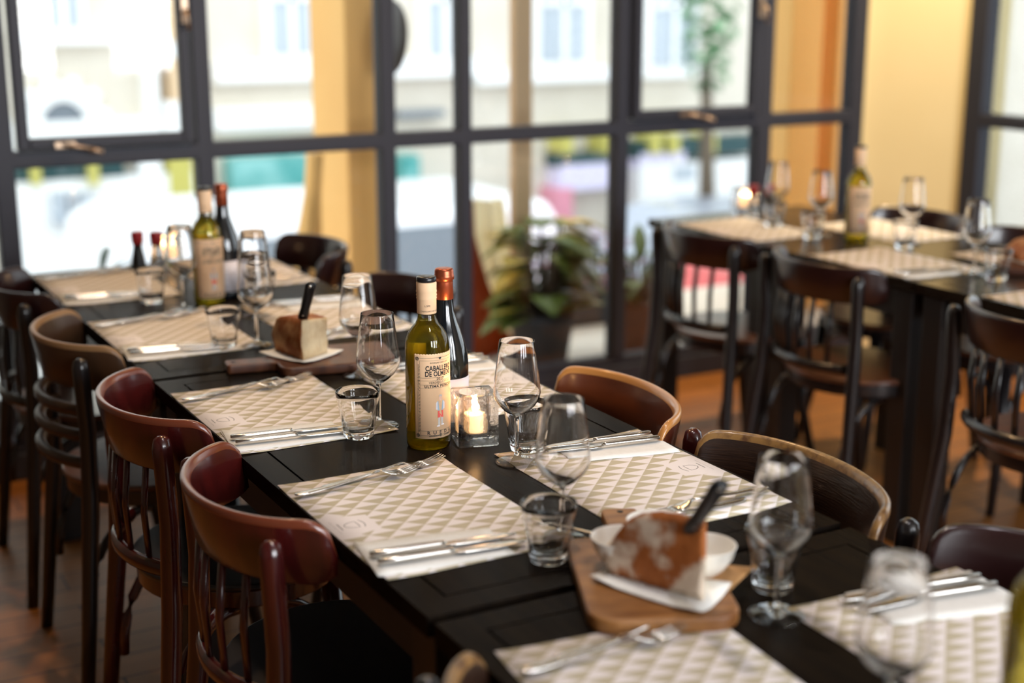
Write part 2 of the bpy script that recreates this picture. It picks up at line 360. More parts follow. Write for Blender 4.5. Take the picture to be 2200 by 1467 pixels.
# ------------------------------------------------------------------ tables
def make_table(L, name='dining_table', topm='table'):
    Wd = .658; t = thing(name, '', 'table')
    top = MB(); g = .045; h = .004
    z = .75; zi = z-.0035
    # frame border with a mitred groove and an inset panel
    top.box(-Wd/2, Wd/2, -L/2, L/2, .722, zi)
    for (x0,x1,y0,y1) in ((-Wd/2,-Wd/2+g,-L/2,L/2),(Wd/2-g,Wd/2,-L/2,L/2),(-Wd/2+g,Wd/2-g,-L/2,-L/2+g),(-Wd/2+g,Wd/2-g,L/2-g,L/2)): top.box(x0,x1,y0,y1,zi,z)
    top.box(-Wd/2+g+h, Wd/2-g-h, -L/2+g+h, L/2-g-h, zi, z)
    top.build('table_top', topm, t)
    a = MB(); q = .035
    a.box(-Wd/2+q,Wd/2-q,-L/2+q,-L/2+q+.022,.635,.722); a.box(-Wd/2+q,Wd/2-q,L/2-q-.022,L/2-q,.635,.722)
    a.box(-Wd/2+q,-Wd/2+q+.022,-L/2+q+.022,L/2-q-.022,.635,.722); a.box(Wd/2-q-.022,Wd/2-q,-L/2+q+.022,L/2-q-.022,.635,.722)
    a.build('apron', 'table_edge', t)
    for sx in (-1,1):
        for sy in (-1,1):
            x = sx*(Wd/2-.05); y = sy*(L/2-.05)
            MB().box(x-.034,x+.034,y-.034,y+.034,0,.7215).build('leg', 'table_edge', t, bevel=.004)
    return t
TX = 1.016
tl = make_table(1.235)
place(tl, 'near end dark espresso dining table carrying the white sauce bowls and bread board', (TX, .815, 0), 0, 'long row of dark dining tables')
place(tl, 'middle dark espresso dining table under the sharp white wine bottle and candle', (TX, 2.07, 0), 0, 'long row of dark dining tables')
place(tl, 'far dark espresso dining table nearest the tall window', (TX, 3.325, 0), 0, 'long row of dark dining tables')
ts = make_table(.615, topm='table_right')
place(ts, 'square dark table touching the window end of the right hand row', (3.04, 3.635, 0), 0, 'right hand row of dark tables')
place(ts, 'square dark table in the middle of the right hand row', (3.04, 3.012, 0), 0, 'right hand row of dark tables')
place(ts, 'square dark table of the right hand row with the bread board on it', (3.04, 2.389, 0), 0, 'right hand row of dark tables')

# ------------------------------------------------------------------ chairs (face +X, back rail at -X; origin on the floor under the back rail)
def make_chair(style, wood, topm, legm, seatm='black_wood', H=.784, hr=.098, A=.165, B=.212):
    t = thing('bistro_chair', '', 'chair')
    thk = .015
    # curved, flared top rail
    n = 48; amax = 1.40; vs = []; fs = []; mi = []
    sec = [(-1,0),(-1,.5),(-1,.88),(-.8,.97),(-.35,1),(.35,1),(.8,.97),(1,.88),(1,.5),(1,0),(.6,-.03),(-.6,-.03)]
    for i in range(n+1):
        a = -amax+2*amax*i/n; s = a/amax
        nx, ny = -math.cos(a)*A, math.sin(a)*B
        cx, cy = A-A*math.cos(a), B*math.sin(a)
        d = Vector((-math.cos(a)/A, math.sin(a)/B, 0)).normalized()
        e = max(0, (abs(s)-.80)/.20); drop = .055*(1-math.sqrt(max(0,1-e*e))); lift = .018*(1-math.sqrt(max(0,1-e*e*.9)))
        z1 = H-drop; z0 = H-hr+lift
        for sx, sz in sec:
            z = z0+(z1-z0)*sz; flare = .020*(sz-.5)*(1-.7*abs(s)**3); tk = thk/2*(1 if sz < .9 else 1.0)
            vs.append((cx+d.x*(sx*tk+flare), cy+d.y*(sx*tk+flare), z))
    k = len(sec)
    for i in range(n):
        for j in range(k):
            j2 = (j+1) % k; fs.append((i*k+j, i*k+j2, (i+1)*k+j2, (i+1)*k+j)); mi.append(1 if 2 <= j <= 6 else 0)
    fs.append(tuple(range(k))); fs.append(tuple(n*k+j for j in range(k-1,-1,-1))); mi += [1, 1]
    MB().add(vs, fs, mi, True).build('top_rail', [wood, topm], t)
    SC = .225   # seat centre x
    for sy in (-1, 1):
        a = 1.0; x0 = A-A*math.cos(a)-.020; y0 = B*math.sin(a)+.020
        P = [(x0-.055, y0+.035, 0), (x0-.035, y0+.022, .20), (x0-.012, y0+.004, .44), (x0-.006, y0, .60), (x0-.010, y0+.002, .70), (x0-.012, y0+.003, H-.042), (x0-.012, y0+.003, H-.026), (x0-.012, y0+.003, H-.020)]
        P = [(x, sy*y, z) for x, y, z in P]
        MB().tube(P, [.0145,.017,.019,.0175,.0175,.0175,.014,.006], 14).build('back_leg', legm, t)
        P = [(SC+.165+.03, sy*.175, 0), (SC+.15, sy*.150, .22), (SC+.135, sy*.135, .435)]
        MB().tube(P, [.0125,.017,.020], 12).build('front_leg', legm, t)
    # seat
    st = MB(); pts = []
    for i in range(40):
        an = 2*PI*i/40; r = .205*(1-.04*math.cos(2*an)); pts.append((SC+r*math.cos(an), r*math.sin(an)*(1.0+.05*math.cos(an))))
    st.prism(pts, .452, .466, 0); 
    st.build('seat', seatm, t, bevel=.005)
    sr = MB(); sr.prism([(SC+(x-SC)*.96, y*.96) for x, y in pts], .418, .4515); sr.build('seat_ring', legm, t, bevel=.003)
    # bentwood braces
    for (xa, ya, xb, yb) in ((SC+.15,.150,SC+.0,.178),(SC+.15,-.150,SC+.0,-.178),(.035,.178,SC-.05,.178),(.035,-.178,SC-.05,-.178)):
        P = []
        for i in range(9):
            u = i/8; an = u*PI/2; P.append((xa+(xb-xa)*(1-math.cos(an)), ya+(yb-ya)*(1-math.cos(an)), .20+.213*math.sin(an)))
        MB().tube(P, .010, 8).build('brace', legm, t)
    P = [(SC+.152, .150*math.cos(PI*i/10), .20+.205*math.sin(PI*i/10)) for i in range(11)]
    MB().tube(P, .010, 8).build('brace', legm, t)
    if style == 'spindle':
        zr = .500
        lr = MB(); P = []
        for i in range(13):
            a = -.86+1.72*i/12; P.append((A-A*math.cos(a)+.004, B*math.sin(a)*.98, zr))
        lr.tube(P, .011, 8, flat=1.4); lr.build('lower_rail', legm, t)
        for a in (-.58,-.29,0,.29,.58):
            x = A-A*math.cos(a); y = B*math.sin(a)
            MB().tube([(x+.006,y*.9,zr+.005),(x,y*.96,.60),(x+.009,y*.955,H-hr+.004)], [.0095,.0105,.0095], 8, flat=.55, up=(1,0,0)).build('spindle', legm, t)
    else:
        for z in (.525,.585,.640):
            P = []
            for i in range(15):
                a = -.90+1.80*i/14; P.append((A-A*math.cos(a)-.006-(.64-z)*.05, B*math.sin(a)*.98, z-.0))
            MB().tube(P, .012, 8, flat=1.1).build('rung', wood, t)
    return t
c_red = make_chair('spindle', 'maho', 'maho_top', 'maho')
c_dark = make_chair('spindle', 'darkmaho', 'darkmaho', 'black_wood', 'seat')
c_ladder = make_chair('ladder', 'olive_wood', 'olive_top', 'black_wood', 'seat')
c_amber = make_chair('spindle', 'amber_wood', 'amber_top', 'maho', 'seat', A=.125, B=.208)
c_umber = make_chair('spindle', 'umber_wood', 'umber_top', 'black_wood', A=.130, B=.224)
GL = 'chairs along the left of the long table'; GR = 'chairs along the right of the long table'
d8 = math.radians
place(c_red, 'red mahogany bentwood chair nearest the camera on the left of the long table', (.553, 1.955, 0), d8(-1), GL)
place(c_red, 'red mahogany bentwood chair behind the nearest red one, before the brown ladder-back chair', (.552, 2.495, 0), d8(-1), GL)
place(c_ladder, 'brown bentwood chair with three curved ladder rungs at the left table edge', (.550, 3.095, 0), d8(-1), GL)
place(c_dark, 'dark chair at the far left corner of the long table by the window', (.550, 3.69, 0), d8(-1), GL)
place(c_umber, 'golden-rimmed brown chair back poking up at the bottom edge of the photo', (.575, 1.075, 0), d8(-1), GL)
place(c_amber, 'amber bentwood chair behind the candle and wine glasses, right of the long table', (1.450, 2.085, 0), d8(174), GR)
place(c_umber, 'worn dark brown chair with gold rim beside the bread and black knife', (1.455, 1.60, 0), d8(177), GR)
place(c_dark, 'nearly black chair back at the right edge in front of the nearest right placemat', (1.50, 1.10, 0), d8(176), GR)
place(c_dark, 'dark chair back against the orange pillar, furthest on the right of the long table', (1.55, 3.85, 0), d8(176), GR)
place(c_dark, 'dark chair back between the far orange pillar and the sharp wine bottle', (1.54, 3.16, 0), d8(178), GR)
GT = 'chairs round the right hand tables'
place(c_dark, 'dark spindle-back chair near the window, left side of the right hand table', (2.535, 3.50, 0), d8(0), GT)
place(c_dark, 'dark spindle-back chair in the middle of the left side of the right hand table', (2.535, 2.965, 0), d8(-2), GT)
place(c_dark, 'dark spindle-back chair at the right photo edge, beside the second table', (2.485, 2.20, 0), d8(-4), GT)
place(c_dark, 'dark chair beyond the right hand table in front of the yellow pier', (3.52, 3.40, 0), d8(176), GT)
place(c_dark, 'dark chair beyond the bread board on the right hand table', (3.55, 2.93, 0), d8(180), GT)

# ------------------------------------------------------------------ tableware prototypes
def make_mat():
    t = thing('placemat', '', 'placemat')
    nx, ny = 6, 9; vs = []; fs = []
    for j in range(ny+1):
        for i in range(nx+1):
            x = -.142+.284*i/nx; y = -.208+.416*j/ny
            c = max(0, abs(x)/.142-.75)*max(0, abs(y)/.208-.8); vs.append((x, y, .0006+.04*c))
    for j in range(ny):
        for i in range(nx): a = j*(nx+1)+i; fs.append((a, a+1, a+nx+2, a+nx+1))
    b = MB().add(vs, fs, 0, True); o = b.build('paper_sheet', 'mat', t)
    so = o.modifiers.new('s', 'SOLIDIFY'); so.thickness = .0005; so.offset = -1
    g = MB(); zz = .0010
    def stroke(P, w=.0008): g.tube([(x, y, zz) for x, y in P], w, 4, flat=.25)
    stroke([(-.091+.004*(1-(k/5)**2), .014*k/5) for k in range(-5,6)])
    D = [(-.103,-.010),(-.103,.010)]; stroke([(-.115,-.006),(-.1175,.0),(-.115,.006),(-.108,.0105),(-.0975,.012),(-.0965,0),(-.0975,-.012),(-.108,-.0105),(-.115,-.006)])
    stroke([(-.124,-.0125),(-.124,.0125)], .0009)
    g.build('emblem', 'ink', t)
    g = MB()
    for k in range(24):
        y = -.026+.0022*k; 
        if k in (8, 17): continue
        g.box(-.1318,-.1318+.0014+.0006*((k*7)%3)/2, y, y+.0009, .0008, .0011)
    g.build('small_print', 'softink', t)
    return t
def make_napkin():
    t = thing('paper_napkin', '', 'napkin')
    for q, (z, sc) in enumerate(((.0006, 1.0), (.0022, .99))):
        nx, ny = 12, 6; vs = []; fs = []
        for j in range(ny+1):
            for i in range(nx+1):
                u = i/nx; v = j/ny
                x = -.098+.192*u+(.005 if q else 0)*(v-.5); y = (-.056+.112*v)*sc+.010*(.5-u)*(v-.1)*2
                z_ = z+.0010*math.sin(u*7+v*3+q)*(v)+(.006*max(0,.12-u)*8*max(0,v-.4) if q else 0)
                vs.append((x, y, max(z, z_)))
        for j in range(ny):
            for i in range(nx): a = j*(nx+1)+i; fs.append((a, a+1, a+nx+2, a+nx+1))
        o = MB().add(vs, fs, 0, True).build('lower_fold' if q == 0 else 'upper_fold', 'napkin', t)
        so = o.modifiers.new('s', 'SOLIDIFY'); so.thickness = .0012; so.offset = 1
    return t
def ribbon(mb, prof, th=.002, n=0):
    """prof: (x, halfwidth, z)"""
    vs = []; fs = []
    for x, hw, z in prof: vs += [(x,-hw,z),(x,-hw*.6,z+th*.8),(x,hw*.6,z+th*.8),(x,hw,z),(x,hw*.6,z-th*.35),(x,-hw*.6,z-th*.35)]
    k = 6
    for i in range(len(prof)-1):
        for j in range(k): j2 = (j+1) % k; fs.append((i*k+j, i*k+j2, (i+1)*k+j2, (i+1)*k+j))
    fs.append(tuple(range(k))); fs.append(tuple((len(prof)-1)*k+j for j in range(k-1,-1,-1)))
    mb.add(vs, fs, 0, True)
def make_fork():
    t = thing('fork', '', 'fork')
    h = MB(); ribbon(h, [(0,.003,.002),(.004,.0065,.002),(.02,.0085,.002),(.05,.0065,.003),(.09,.0035,.006),(.12,.0027,.010),(.135,.0030,.0115)]); h.build('handle', 'steel', t)
    g = MB(); ribbon(g, [(.1352,.0030,.0115),(.143,.006,.0095),(.150,.0105,.0065),(.158,.0122,.0045),(.166,.0122,.0035)], .0016)
    for k in range(4):
        y = -.0093+.0062*k; P = [(.165,y,.0035),(.178,y*.98,.0035),(.192,y*.95,.006),(.208,y*.90,.011)]
        g.tube(P, [.0021,.0019,.0016,.0009], 6, flat=.6)
    g.build('tines', 'steel', t); return t
def make_knife():
    t = thing('table_knife', '', 'knife')
    h = MB(); ribbon(h, [(0,.003,.0045),(.003,.0068,.0045),(.03,.0068,.0045),(.08,.0052,.0045),(.100,.0045,.0045),(.106,.0040,.0045)], .0048); h.build('handle', 'steel', t)
    b = MB(); ribbon(b, [(.1062,.0045,.0035),(.112,.0075,.0032),(.125,.0095,.003),(.17,.0095,.003),(.195,.008,.003),(.208,.0045,.003),(.212,.001,.003)], .0014); b.build('blade', 'steel', t); return t
def make_wineglass():
    t = thing('wine_glass', '', 'wine glass')
    MB().lathe([(0,0),(.032,0),(.0345,.0008),(.0348,.0018),(.030,.0032),(.018,.0052),(.008,.0085),(.0048,.0125),(0,.0125)], 40).build('foot', 'glass', t)
    MB().lathe([(0,.0127),(.0046,.0127),(.0034,.020),(.0032,.050),(.0036,.070),(.0048,.078),(0,.078)], 24).build('stem', 'glass', t)
    o_ = [(0,.0782),(.005,.0782),(.010,.081),(.020,.088),(.030,.098),(.0365,.109),(.0383,.118),(.0375,.130),(.0345,.155),(.0312,.180),(.0283,.2035)]
    i_ = [(.0275,.2035),(.0303,.180),(.0336,.155),(.0366,.130),(.0374,.118),(.0355,.110),(.029,.0998),(.019,.090),(.009,.0835),(0,.0825)]
    MB().lathe(o_+[(.0281,.2042),(.0277,.2042)]+i_, 48).build('bowl', 'glass', t)
    return t
def make_tumbler():
    t = thing('tumbler', '', 'tumbler')
    n = 54; vs = []; fs = []
    prof = [(0,0),(.023,0),(.0255,.002),(.0265,.008),(.028,.018),(.0305,.035),(.0335,.052),(.0355,.062),(.0372,.072),(.0383,.0805),(.0378,.0822),(.0365,.0822),(.0352,.072),(.033,.060),(.0295,.040),(.0265,.024),(.0240,.014),(0,.012)]
    for i, (r, z) in enumerate(prof):
        for k in range(n):
            a = 2*PI*k/n; rr = r
            if 3 <= i <= 7:
                fa = (a*9/(2*PI)) % 1-.5; rr = r*(math.cos(PI/9)/math.cos(fa*2*PI/9))*1.045 if i < 7 else r
                rr = min(rr, r*1.02)
            if i in (6,7): rr = r*(1-.012*abs(math.cos(4.5*a)))
            vs.append((rr*math.cos(a), rr*math.sin(a), z))
    for i in range(len(prof)-1):
        for k in range(n): k2 = (k+1) % n; fs.append((i*n+k, i*n+k2, (i+1)*n+k2, (i+1)*n+k))
    t_ = MB().add(vs, fs, 0, True)
    o = t_.build('glass_body', 'glass', t)
    bm = bmesh.new(); bm.from_mesh(o.data); bmesh.ops.remove_doubles(bm, verts=bm.verts, dist=1e-5); bm.to_mesh(o.data); bm.free()
    return t
P_mat, P_nap, P_fork, P_knife, P_wg, P_tb = make_mat(), make_napkin(), make_fork(), make_knife(), make_wineglass(), make_tumbler()
P_fork.scale = (1.07, 1.04, 1)

def setting(cx, cy, side, seat, what='mnkfwt', rz=0, z=.75, twist=0, dn=(0,0), wg=None, tb=None, flip=1):
    """side +1: diner on the left, facing +X; -1: diner on the right"""
    a = (0 if side > 0 else PI)+rz
    def L(x, y, dz=0):
        c, s = math.cos(a), math.sin(a); return (cx+x*c-y*s, cy+x*s+y*c, z+dz)
    if 'm' in what: place(P_mat, 'triangle patterned paper placemat '+seat, L(0,0), a+twist, 'triangle placemats')
    if 'n' in what: place(P_nap, 'folded white paper napkin '+seat, L(-.043+dn[0], -.145*flip+dn[1], .0012), a-.10*flip, 'folded napkins')
    if 'k' in what:
        place(P_knife, 'inner knife on the napkin '+seat, L(-.135+dn[0], -.132*flip+dn[1], .0052), a-.125*flip, 'table knives')
        place(P_knife, 'outer knife on the napkin '+seat, L(-.136+dn[0], -.161*flip+dn[1], .0052), a-.13*flip, 'table knives')
    if 'f' in what:
        place(P_fork, 'fork nearer the rim '+seat, L(-.138, .142*flip, .0052), a+.10*flip, 'steel forks')
        place(P_fork, 'fork further inward '+seat, L(-.086, .163*flip, .0018), a+.14*flip, 'steel forks')
    if 'w' in what: place(P_wg, 'empty stemmed wine glass '+seat, wg or L(.133,-.185), random.random()*6, 'wine glasses')
    if 't' in what: place(P_tb, 'small faceted glass tumbler '+seat, tb or L(.080,-.235), random.random()*6, 'tumblers')
LX, RX = .831, 1.196
setting(LX, 1.782, 1, 'in front of the nearest red chair', wg=(.962,1.592,.75), tb=(.908,1.538,.75))
setting(LX, 2.372, 1, 'in front of the second red chair', wg=(.955,2.205,.75), tb=(.900,2.168,.75))
setting(LX, 3.06, 1, 'in front of the brown ladder-back chair', wg=(.962,2.872,.75), tb=(.900,2.905,.75))
setting(LX, 3.68, 1, 'at the far left window seat', wg=(.925,3.30,.75), tb=(.882,3.42,.75))
setting(.832, 1.105, 1, 'at the bottom edge seat left of the bread', 'mfnkw', rz=-.10, wg=(.955,.945,.75))
setting(RX, 1.755, -1, 'in front of the gold-rimmed brown chair', wg=(1.070,1.915,.75), tb=(1.115,1.965,.75))
setting(RX, 2.37, -1, 'in front of the amber chair', 'mnkw', wg=(1.058,2.535,.75))
setting(RX, 3.06, -1, 'before the dark chair right of the far bread', 'mnkfwt', wg=(1.055,3.15,.75), tb=(1.11,3.27,.75))
setting(RX, 3.68, -1, 'at the far right window seat', 'mfw', wg=(1.14,3.79,.75))
setting(1.216, 1.045, -1, 'at the right edge seat with the black chair', 'mnkwtf', rz=-.03, wg=(1.063,1.250,.75), tb=(1.112,1.318,.75))
# right hand tables
setting(2.865, 3.60, 1, 'on the right hand table by the window', 'mwt', wg=(3.03,3.66,.75), tb=(2.97,3.60,.75))
setting(2.865, 2.93, 1, 'on the right hand table before the middle dark chair', 'mnkwt', wg=(2.99,3.40,.75), tb=(2.935,3.37,.75))
setting(2.865, 2.27, 1, 'on the right hand table at the right photo edge', 'mwt', wg=(2.925,2.70,.75), tb=(2.925,2.62,.75))
setting(3.235, 3.36, -1, 'on the far side of the right hand table', 'mwt', wg=(3.115,3.135,.75), tb=(3.055,3.095,.75))
setting(3.235, 2.75, -1, 'behind the bread board on the right hand table', 'mnkf')

# ------------------------------------------------------------------ wine bottles
def arc_map(R, a0, zc, out=.0004):
    """flat label coordinates (x right, y up) -> cylinder, a0 the facing angle"""
    def fn(x, y, d):
        a = a0+x/R; r = R+out+d; return (r*math.cos(a), r*math.sin(a), zc+y)
    return fn
def white_bottle(detail=True):
    t = thing('white_wine_bottle', '', 'wine bottle')
    R = .0370
    body = [(0,.006),(.018,.006),(.030,.0),(.0345,.001),(R,.006),(R,.172),(.0355,.184),(.0315,.195),(.0255,.2045),(.0195,.211),(.0160,.219),(.0150,.228)]
    MB().lathe([(r, z) for r, z in body]+[(.0148,.275)], 56).build('glass_body', 'bottle_clear', t)
    MB().lathe([(0,.010),(.018,.010),(.029,.0045),(.0340,.005),(R-.0012,.009),(R-.0012,.172),(.0343,.183),(.0303,.194),(.0245,.2030),(.0185,.2095),(.0150,.2155),(0,.2155)], 56).build('wine', 'wine', t)
    MB().lathe([(.0158,.2285),(.0162,.229),(.0162,.252),(.0170,.254),(.0162,.256),(.0172,.259),(.0163,.262),(.0172,.265),(.0166,.268),(.0168,.279),(.0160,.281),(0,.281)], 40).build('capsule', 'peach', t)
    MB().lathe([(0,.2812),(.0160,.2812),(.0166,.283),(.0164,.288),(.0150,.2895),(0,.2895)], 32).build('cap', 'cap_black', t)
    z0, z1 = .022, .167; half = 1.20
    def label(a0, hf, scallop, name, m):
        l = MB(); n = 72; vs = []; fs = []
        for i in range(n+1):
            a = a0-hf+2*hf*i/n; zt = z1-(.0012*abs(math.sin(i*PI/4)) if scallop else 0)
            zt = z1+.0013*abs(math.sin(i*PI/4))-.0013 if scallop else z1
            for z in (z0, z1-.003, zt): vs.append(((R+.0003)*math.cos(a), (R+.0003)*math.sin(a), z))
        fs = [(3*i+k, 3*i+3+k, 3*i+4+k, 3*i+1+k) for i in range(n) for k in range(2)]
        o = l.add(vs, fs, 0, True).build(name, m, t); so = o.modifiers.new('s','SOLIDIFY'); so.thickness = .0002; so.offset = -1
        return o
    lab = label(0, half, True, 'front_label', 'peach')
    label(PI, .55, False, 'back_label', 'peach')
    f = arc_map(R, 0, 0, .0005); hw = half*R
    ink = MB()
    def line(x0, x1, y, w=.0004):
        n = 30; vs = []; fs = []
        for i in range(n+1):
            x = x0+(x1-x0)*i/n; vs += [f(x, y-w/2, 0), f(x, y+w/2, 0)]
        ink.add(vs, [(2*i,2*i+2,2*i+3,2*i+1) for i in range(n)])
    def vline(x, y0, y1, w=.0004): ink.add([f(x-w/2,y0,0),f(x+w/2,y0,0),f(x+w/2,y1,0),f(x-w/2,y1,0)], [(0,1,2,3)])
    xl = -hw+.0055
    for y, w in ((z1-.007,.0005),(z1-.0115,.0003),(z1-.0405,.0004),(z1-.0455,.0004),(z1-.0525,.0003),(z1-.0585,.0003),(z0+.0135,.0004),(z0+.0055,.0006),(z0+.0035,.0003)):
        line(xl, hw-.004, y, w)
    vline(xl, z0+.004, z1-.007, .0004); vline(xl+.0046, z0+.004, z1-.012, .0003); vline(hw-.004, z0+.004, z1-.007, .0004)
    for k in range(58): y = z0+.012+k*.0020; ink.add([f(xl+.0012,y,0),f(xl+.0030+.0006*(k%3),y,0),f(xl+.0030+.0006*(k%3),y+.0009,0),f(xl+.0012,y+.0009,0)], [(0,1,2,3)])
    def ring(x, y, r, hole=True):
        n = 20; vs = []; 
        for k in range(n):
            a = 2*PI*k/n; vs += [f(x+r*math.cos(a), y+r*math.sin(a), 0), f(x+r*.62*math.cos(a), y+r*.62*math.sin(a), 0)]
        ink.add(vs, [(2*k,(2*k+2)%(2*n),(2*k+3)%(2*n),2*k+1) for k in range(n)])
    def heart(x, y, r): ink.add([f(x,y-r,0),f(x+r,y+.2*r,0),f(x+.6*r,y+r,0),f(x,y+.5*r,0),f(x-.6*r,y+r,0),f(x-r,y+.2*r,0)], [(0,1,2,3),(0,3,4,5)])
    for x, y in ((xl,z1-.008),(xl,z0+.006)): ring(x, y, .0030); heart(x, y, .0014)
    heart(0, z1-.0085, .0026); ring(0, z0+.0045, .0022)
    text_mb(ink, 'BODEGAS CABALLERO', .0034, lambda x,y,d: f(x, y+z1-.0155, d))
    text_mb(ink, 'CABALLERO', .0088, lambda x,y,d: f(x, y*1.35+z1-.0250, d), bold=.00026, space=1.05)
    text_mb(ink, 'DE OLMEDO', .0088, lambda x,y,d: f(x, y*1.35+z1-.0345, d), bold=.00026, space=1.05)
    text_mb(ink, '2017', .0058, lambda x,y,d: f(x, y+z1-.0430, d), bold=.0001, space=1.2)
    text_mb(ink, 'VERDEJO Y VIURA', .0054, lambda x,y,d: f(x+.002, y+z1-.0492, d))
    text_mb(ink, 'ULTIMA PUNCION', .0062, lambda x,y,d: f(x+.002, y+z1-.0555, d), bold=.00018, space=1.15)
    text_mb(ink, 'R U E D A', .0082, lambda x,y,d: f(x, y+z0+.0098, d), bold=.0002, space=1.35)
    text_mb(ink, 'DENOMINACION          DE ORIGEN', .0026, lambda x,y,d: f(x, y+z0+.0045, d), bold=.00008)
    ink.build('lettering', 'ink', lab)
    # the small printed figure
    fg = MB(); g = arc_map(R, 0, 0, .0006)
    def poly(P, mi): fg.add([g(x, y, 0) for x, y in P], [tuple(range(len(P)))], mi)
    b = z0+.020
    poly([(-.0075,b),(-.0015,b),(-.0015,b+.0022),(-.0068,b+.0022)], 0); poly([(.001,b+.002),(.0070,b+.002),(.0064,b+.0040),(.001,b+.0040)], 0)
    poly([(-.0050,b+.002),(-.0012,b+.002),(-.0008,b+.0155),(-.0046,b+.0155)], 1); poly([(.0010,b+.0040),(.0046,b+.0040),(.0044,b+.0155),(.0006,b+.0155)], 1)
    poly([(-.0056,b+.0155),(-.0012,b+.0155),(0,b+.020),(.0012,b+.0155),(.0054,b+.0155),(.0050,b+.0275),(-.0050,b+.0275)], 2)
    poly([(-.0050,b+.0275),(.0050,b+.0275),(.0062,b+.044),(-.0062,b+.044)], 3)
    poly([(-.0084,b+.030),(-.0050,b+.029),(-.0058,b+.0435),(-.0084,b+.041)], 0); poly([(.0084,b+.030),(.0050,b+.029),(.0058,b+.0435),(.0084,b+.041)], 0)
    poly([(.0030*math.cos(k*PI/6), b+.0485+.0040*math.sin(k*PI/6)) for k in range(12)], 4)
    poly([(-.0032,b+.051),(.0032,b+.051),(.0022,b+.0545),(-.0022,b+.0545)], 1)
    fg.build('printed_figure', ['white_label','greyink','redink','blueink','skinink'], lab)
    cl = MB(); h = arc_map(.0162, 0, 0, .0003)
    text_mb(cl, 'CABALLERO DE OLMEDO', .0034, lambda x,y,d: h(x, y+.2335, d)); text_mb(cl, 'LOPE', .0042, lambda x,y,d: h(x-.008, y+.2425, d)); cl.build('capsule_lettering', 'softink', t)
    return t
def red_bottle():
    t = thing('red_wine_bottle', '', 'wine bottle'); R = .0405
    MB().lathe([(0,.006),(.025,.004),(.036,0),(.040,.004),(R,.012),(R,.118),(.0390,.135),(.0345,.155),(.0270,.178),(.0205,.196),(.0165,.212),(.0150,.232),(.0145,.262),(0,.262)], 48).build('glass_body', 'red_bottle', t)
    MB().lathe([(.0148,.232),(.0156,.2325),(.0152,.262),(.0150,.2655),(.0170,.2665),(.0172,.273),(.0164,.2745),(.0162,.281),(.0150,.2845),(.012,.2855),(0,.2855)], 40).build('capsule', 'copper', t)
    n = 48; vs = []
    for i in range(n+1):
        a = -1.5+3.0*i/n; vs += [((R+.0004)*math.cos(a),(R+.0004)*math.sin(a),z) for z in (.022,.098)]
    o = MB().add(vs, [(2*i,2*i+2,2*i+3,2*i+1) for i in range(n)], 0, True).build('front_label', 'white_label', t); so = o.modifiers.new('s','SOLIDIFY'); so.thickness = .0002; so.offset = -1
    return t
wb, rb = white_bottle(), red_bottle()
def face(loc, px):   # angle (about z) that turns the label's middle px radians right of the camera's direction
    return math.atan2(-loc[1], -loc[0])+px
place(wb, 'white wine bottle with peach label and black cap beside the lit candle, in sharp focus', (.985, 2.068, .75), face((.985,2.068), .58), 'white wine bottles')
place(rb, 'dark red wine bottle with copper capsule behind the sharp white wine bottle', (1.052, 2.138, .75), face((1.05,2.13), .9), 'red wine bottles')
place(wb, 'blurred white wine bottle on the far part of the long table', (1.000, 3.330, .75), face((1.0,3.33), .35), 'white wine bottles')
place(rb, 'blurred dark wine bottle with copper capsule on the far part of the long table', (1.062, 3.395, .75), face((1.06,3.39), .5), 'red wine bottles')
place(wb, 'wine bottle with peach label standing on the right hand table', (3.038, 3.285, .75), face((3.0,3.3), .35), 'white wine bottles')
place(wb, 'wine bottle cut off by the right edge of the photo, closest to the camera', (1.046, .841, .7515), face((1.046,.841), 1.3), 'white wine bottles')

# ------------------------------------------------------------------ candles
def make_candle():
    t = thing('glass_candle_holder', '', 'candle holder')
    g = MB(); s = .0355; h = .088; n = 32
    # square block with a round well
    def ring(r, z): return [(r*math.cos(2*PI*k/n), r*math.sin(2*PI*k/n), z) for k in range(n)]
    def sq(z, q):
        P = []
        for k in range(n):
            a = 2*PI*k/n; c, d = math.cos(a), math.sin(a); e = (abs(c)**26+abs(d)**26)**(1/26); P.append((q*c/e, q*d/e, z))
        return P
    L = [sq(0, s*.93), sq(.003, s), sq(.03, s*.985), sq(.06, s*.99), sq(h-.004, s), sq(h, s*.93), ring(.0270, h), ring(.0255, h-.003), ring(.0250, .05), ring(.0245, .022), ring(.022, .019), ring(.010, .019)]
    vs = [p for l_ in L for p in l_]; fs = [tuple(range(n-1,-1,-1))]
    for i in range(len(L)-1):
        for k in range(n): k2 = (k+1) % n; fs.append((i*n+k, i*n+k2, (i+1)*n+k2, (i+1)*n+k))
    fs.append(tuple((len(L)-1)*n+k for k in range(n)))
    g.add(vs, fs, 0, False).build('glass_block', 'thick_glass', t)
    c = MB().lathe([(0,.0195),(.0185,.0195),(.0190,.021),(.0188,.048),(.0175,.050),(.006,.0485),(0,.048)], 28).build('candle', 'wax', t)
    MB().tube([(0,0,.048),(0,0,.053)], .0008, 6).build('wick', 'ink', c)
    MB().lathe([(0,.0525),(.0028,.056),(.0038,.061),(.0030,.068),(.0014,.075),(0,.080)], 14).build('flame', 'flame', c)
    return t
cn = make_candle()
def clight(x, y, p):
    l = bpy.data.lights.new('candle_light', 'POINT'); l.energy = p; l.color = (1, .52, .2); l.shadow_soft_size = .006
    o = bpy.data.objects.new('candle_light', l); COL.objects.link(o); o.location = (x, y, .75+.064)
place(cn, 'lit candle in a square glass block beside the sharp wine bottle', (1.062, 2.048, .75), -.28, 'lit glass candle holders'); clight(1.062, 2.048, 4.2)
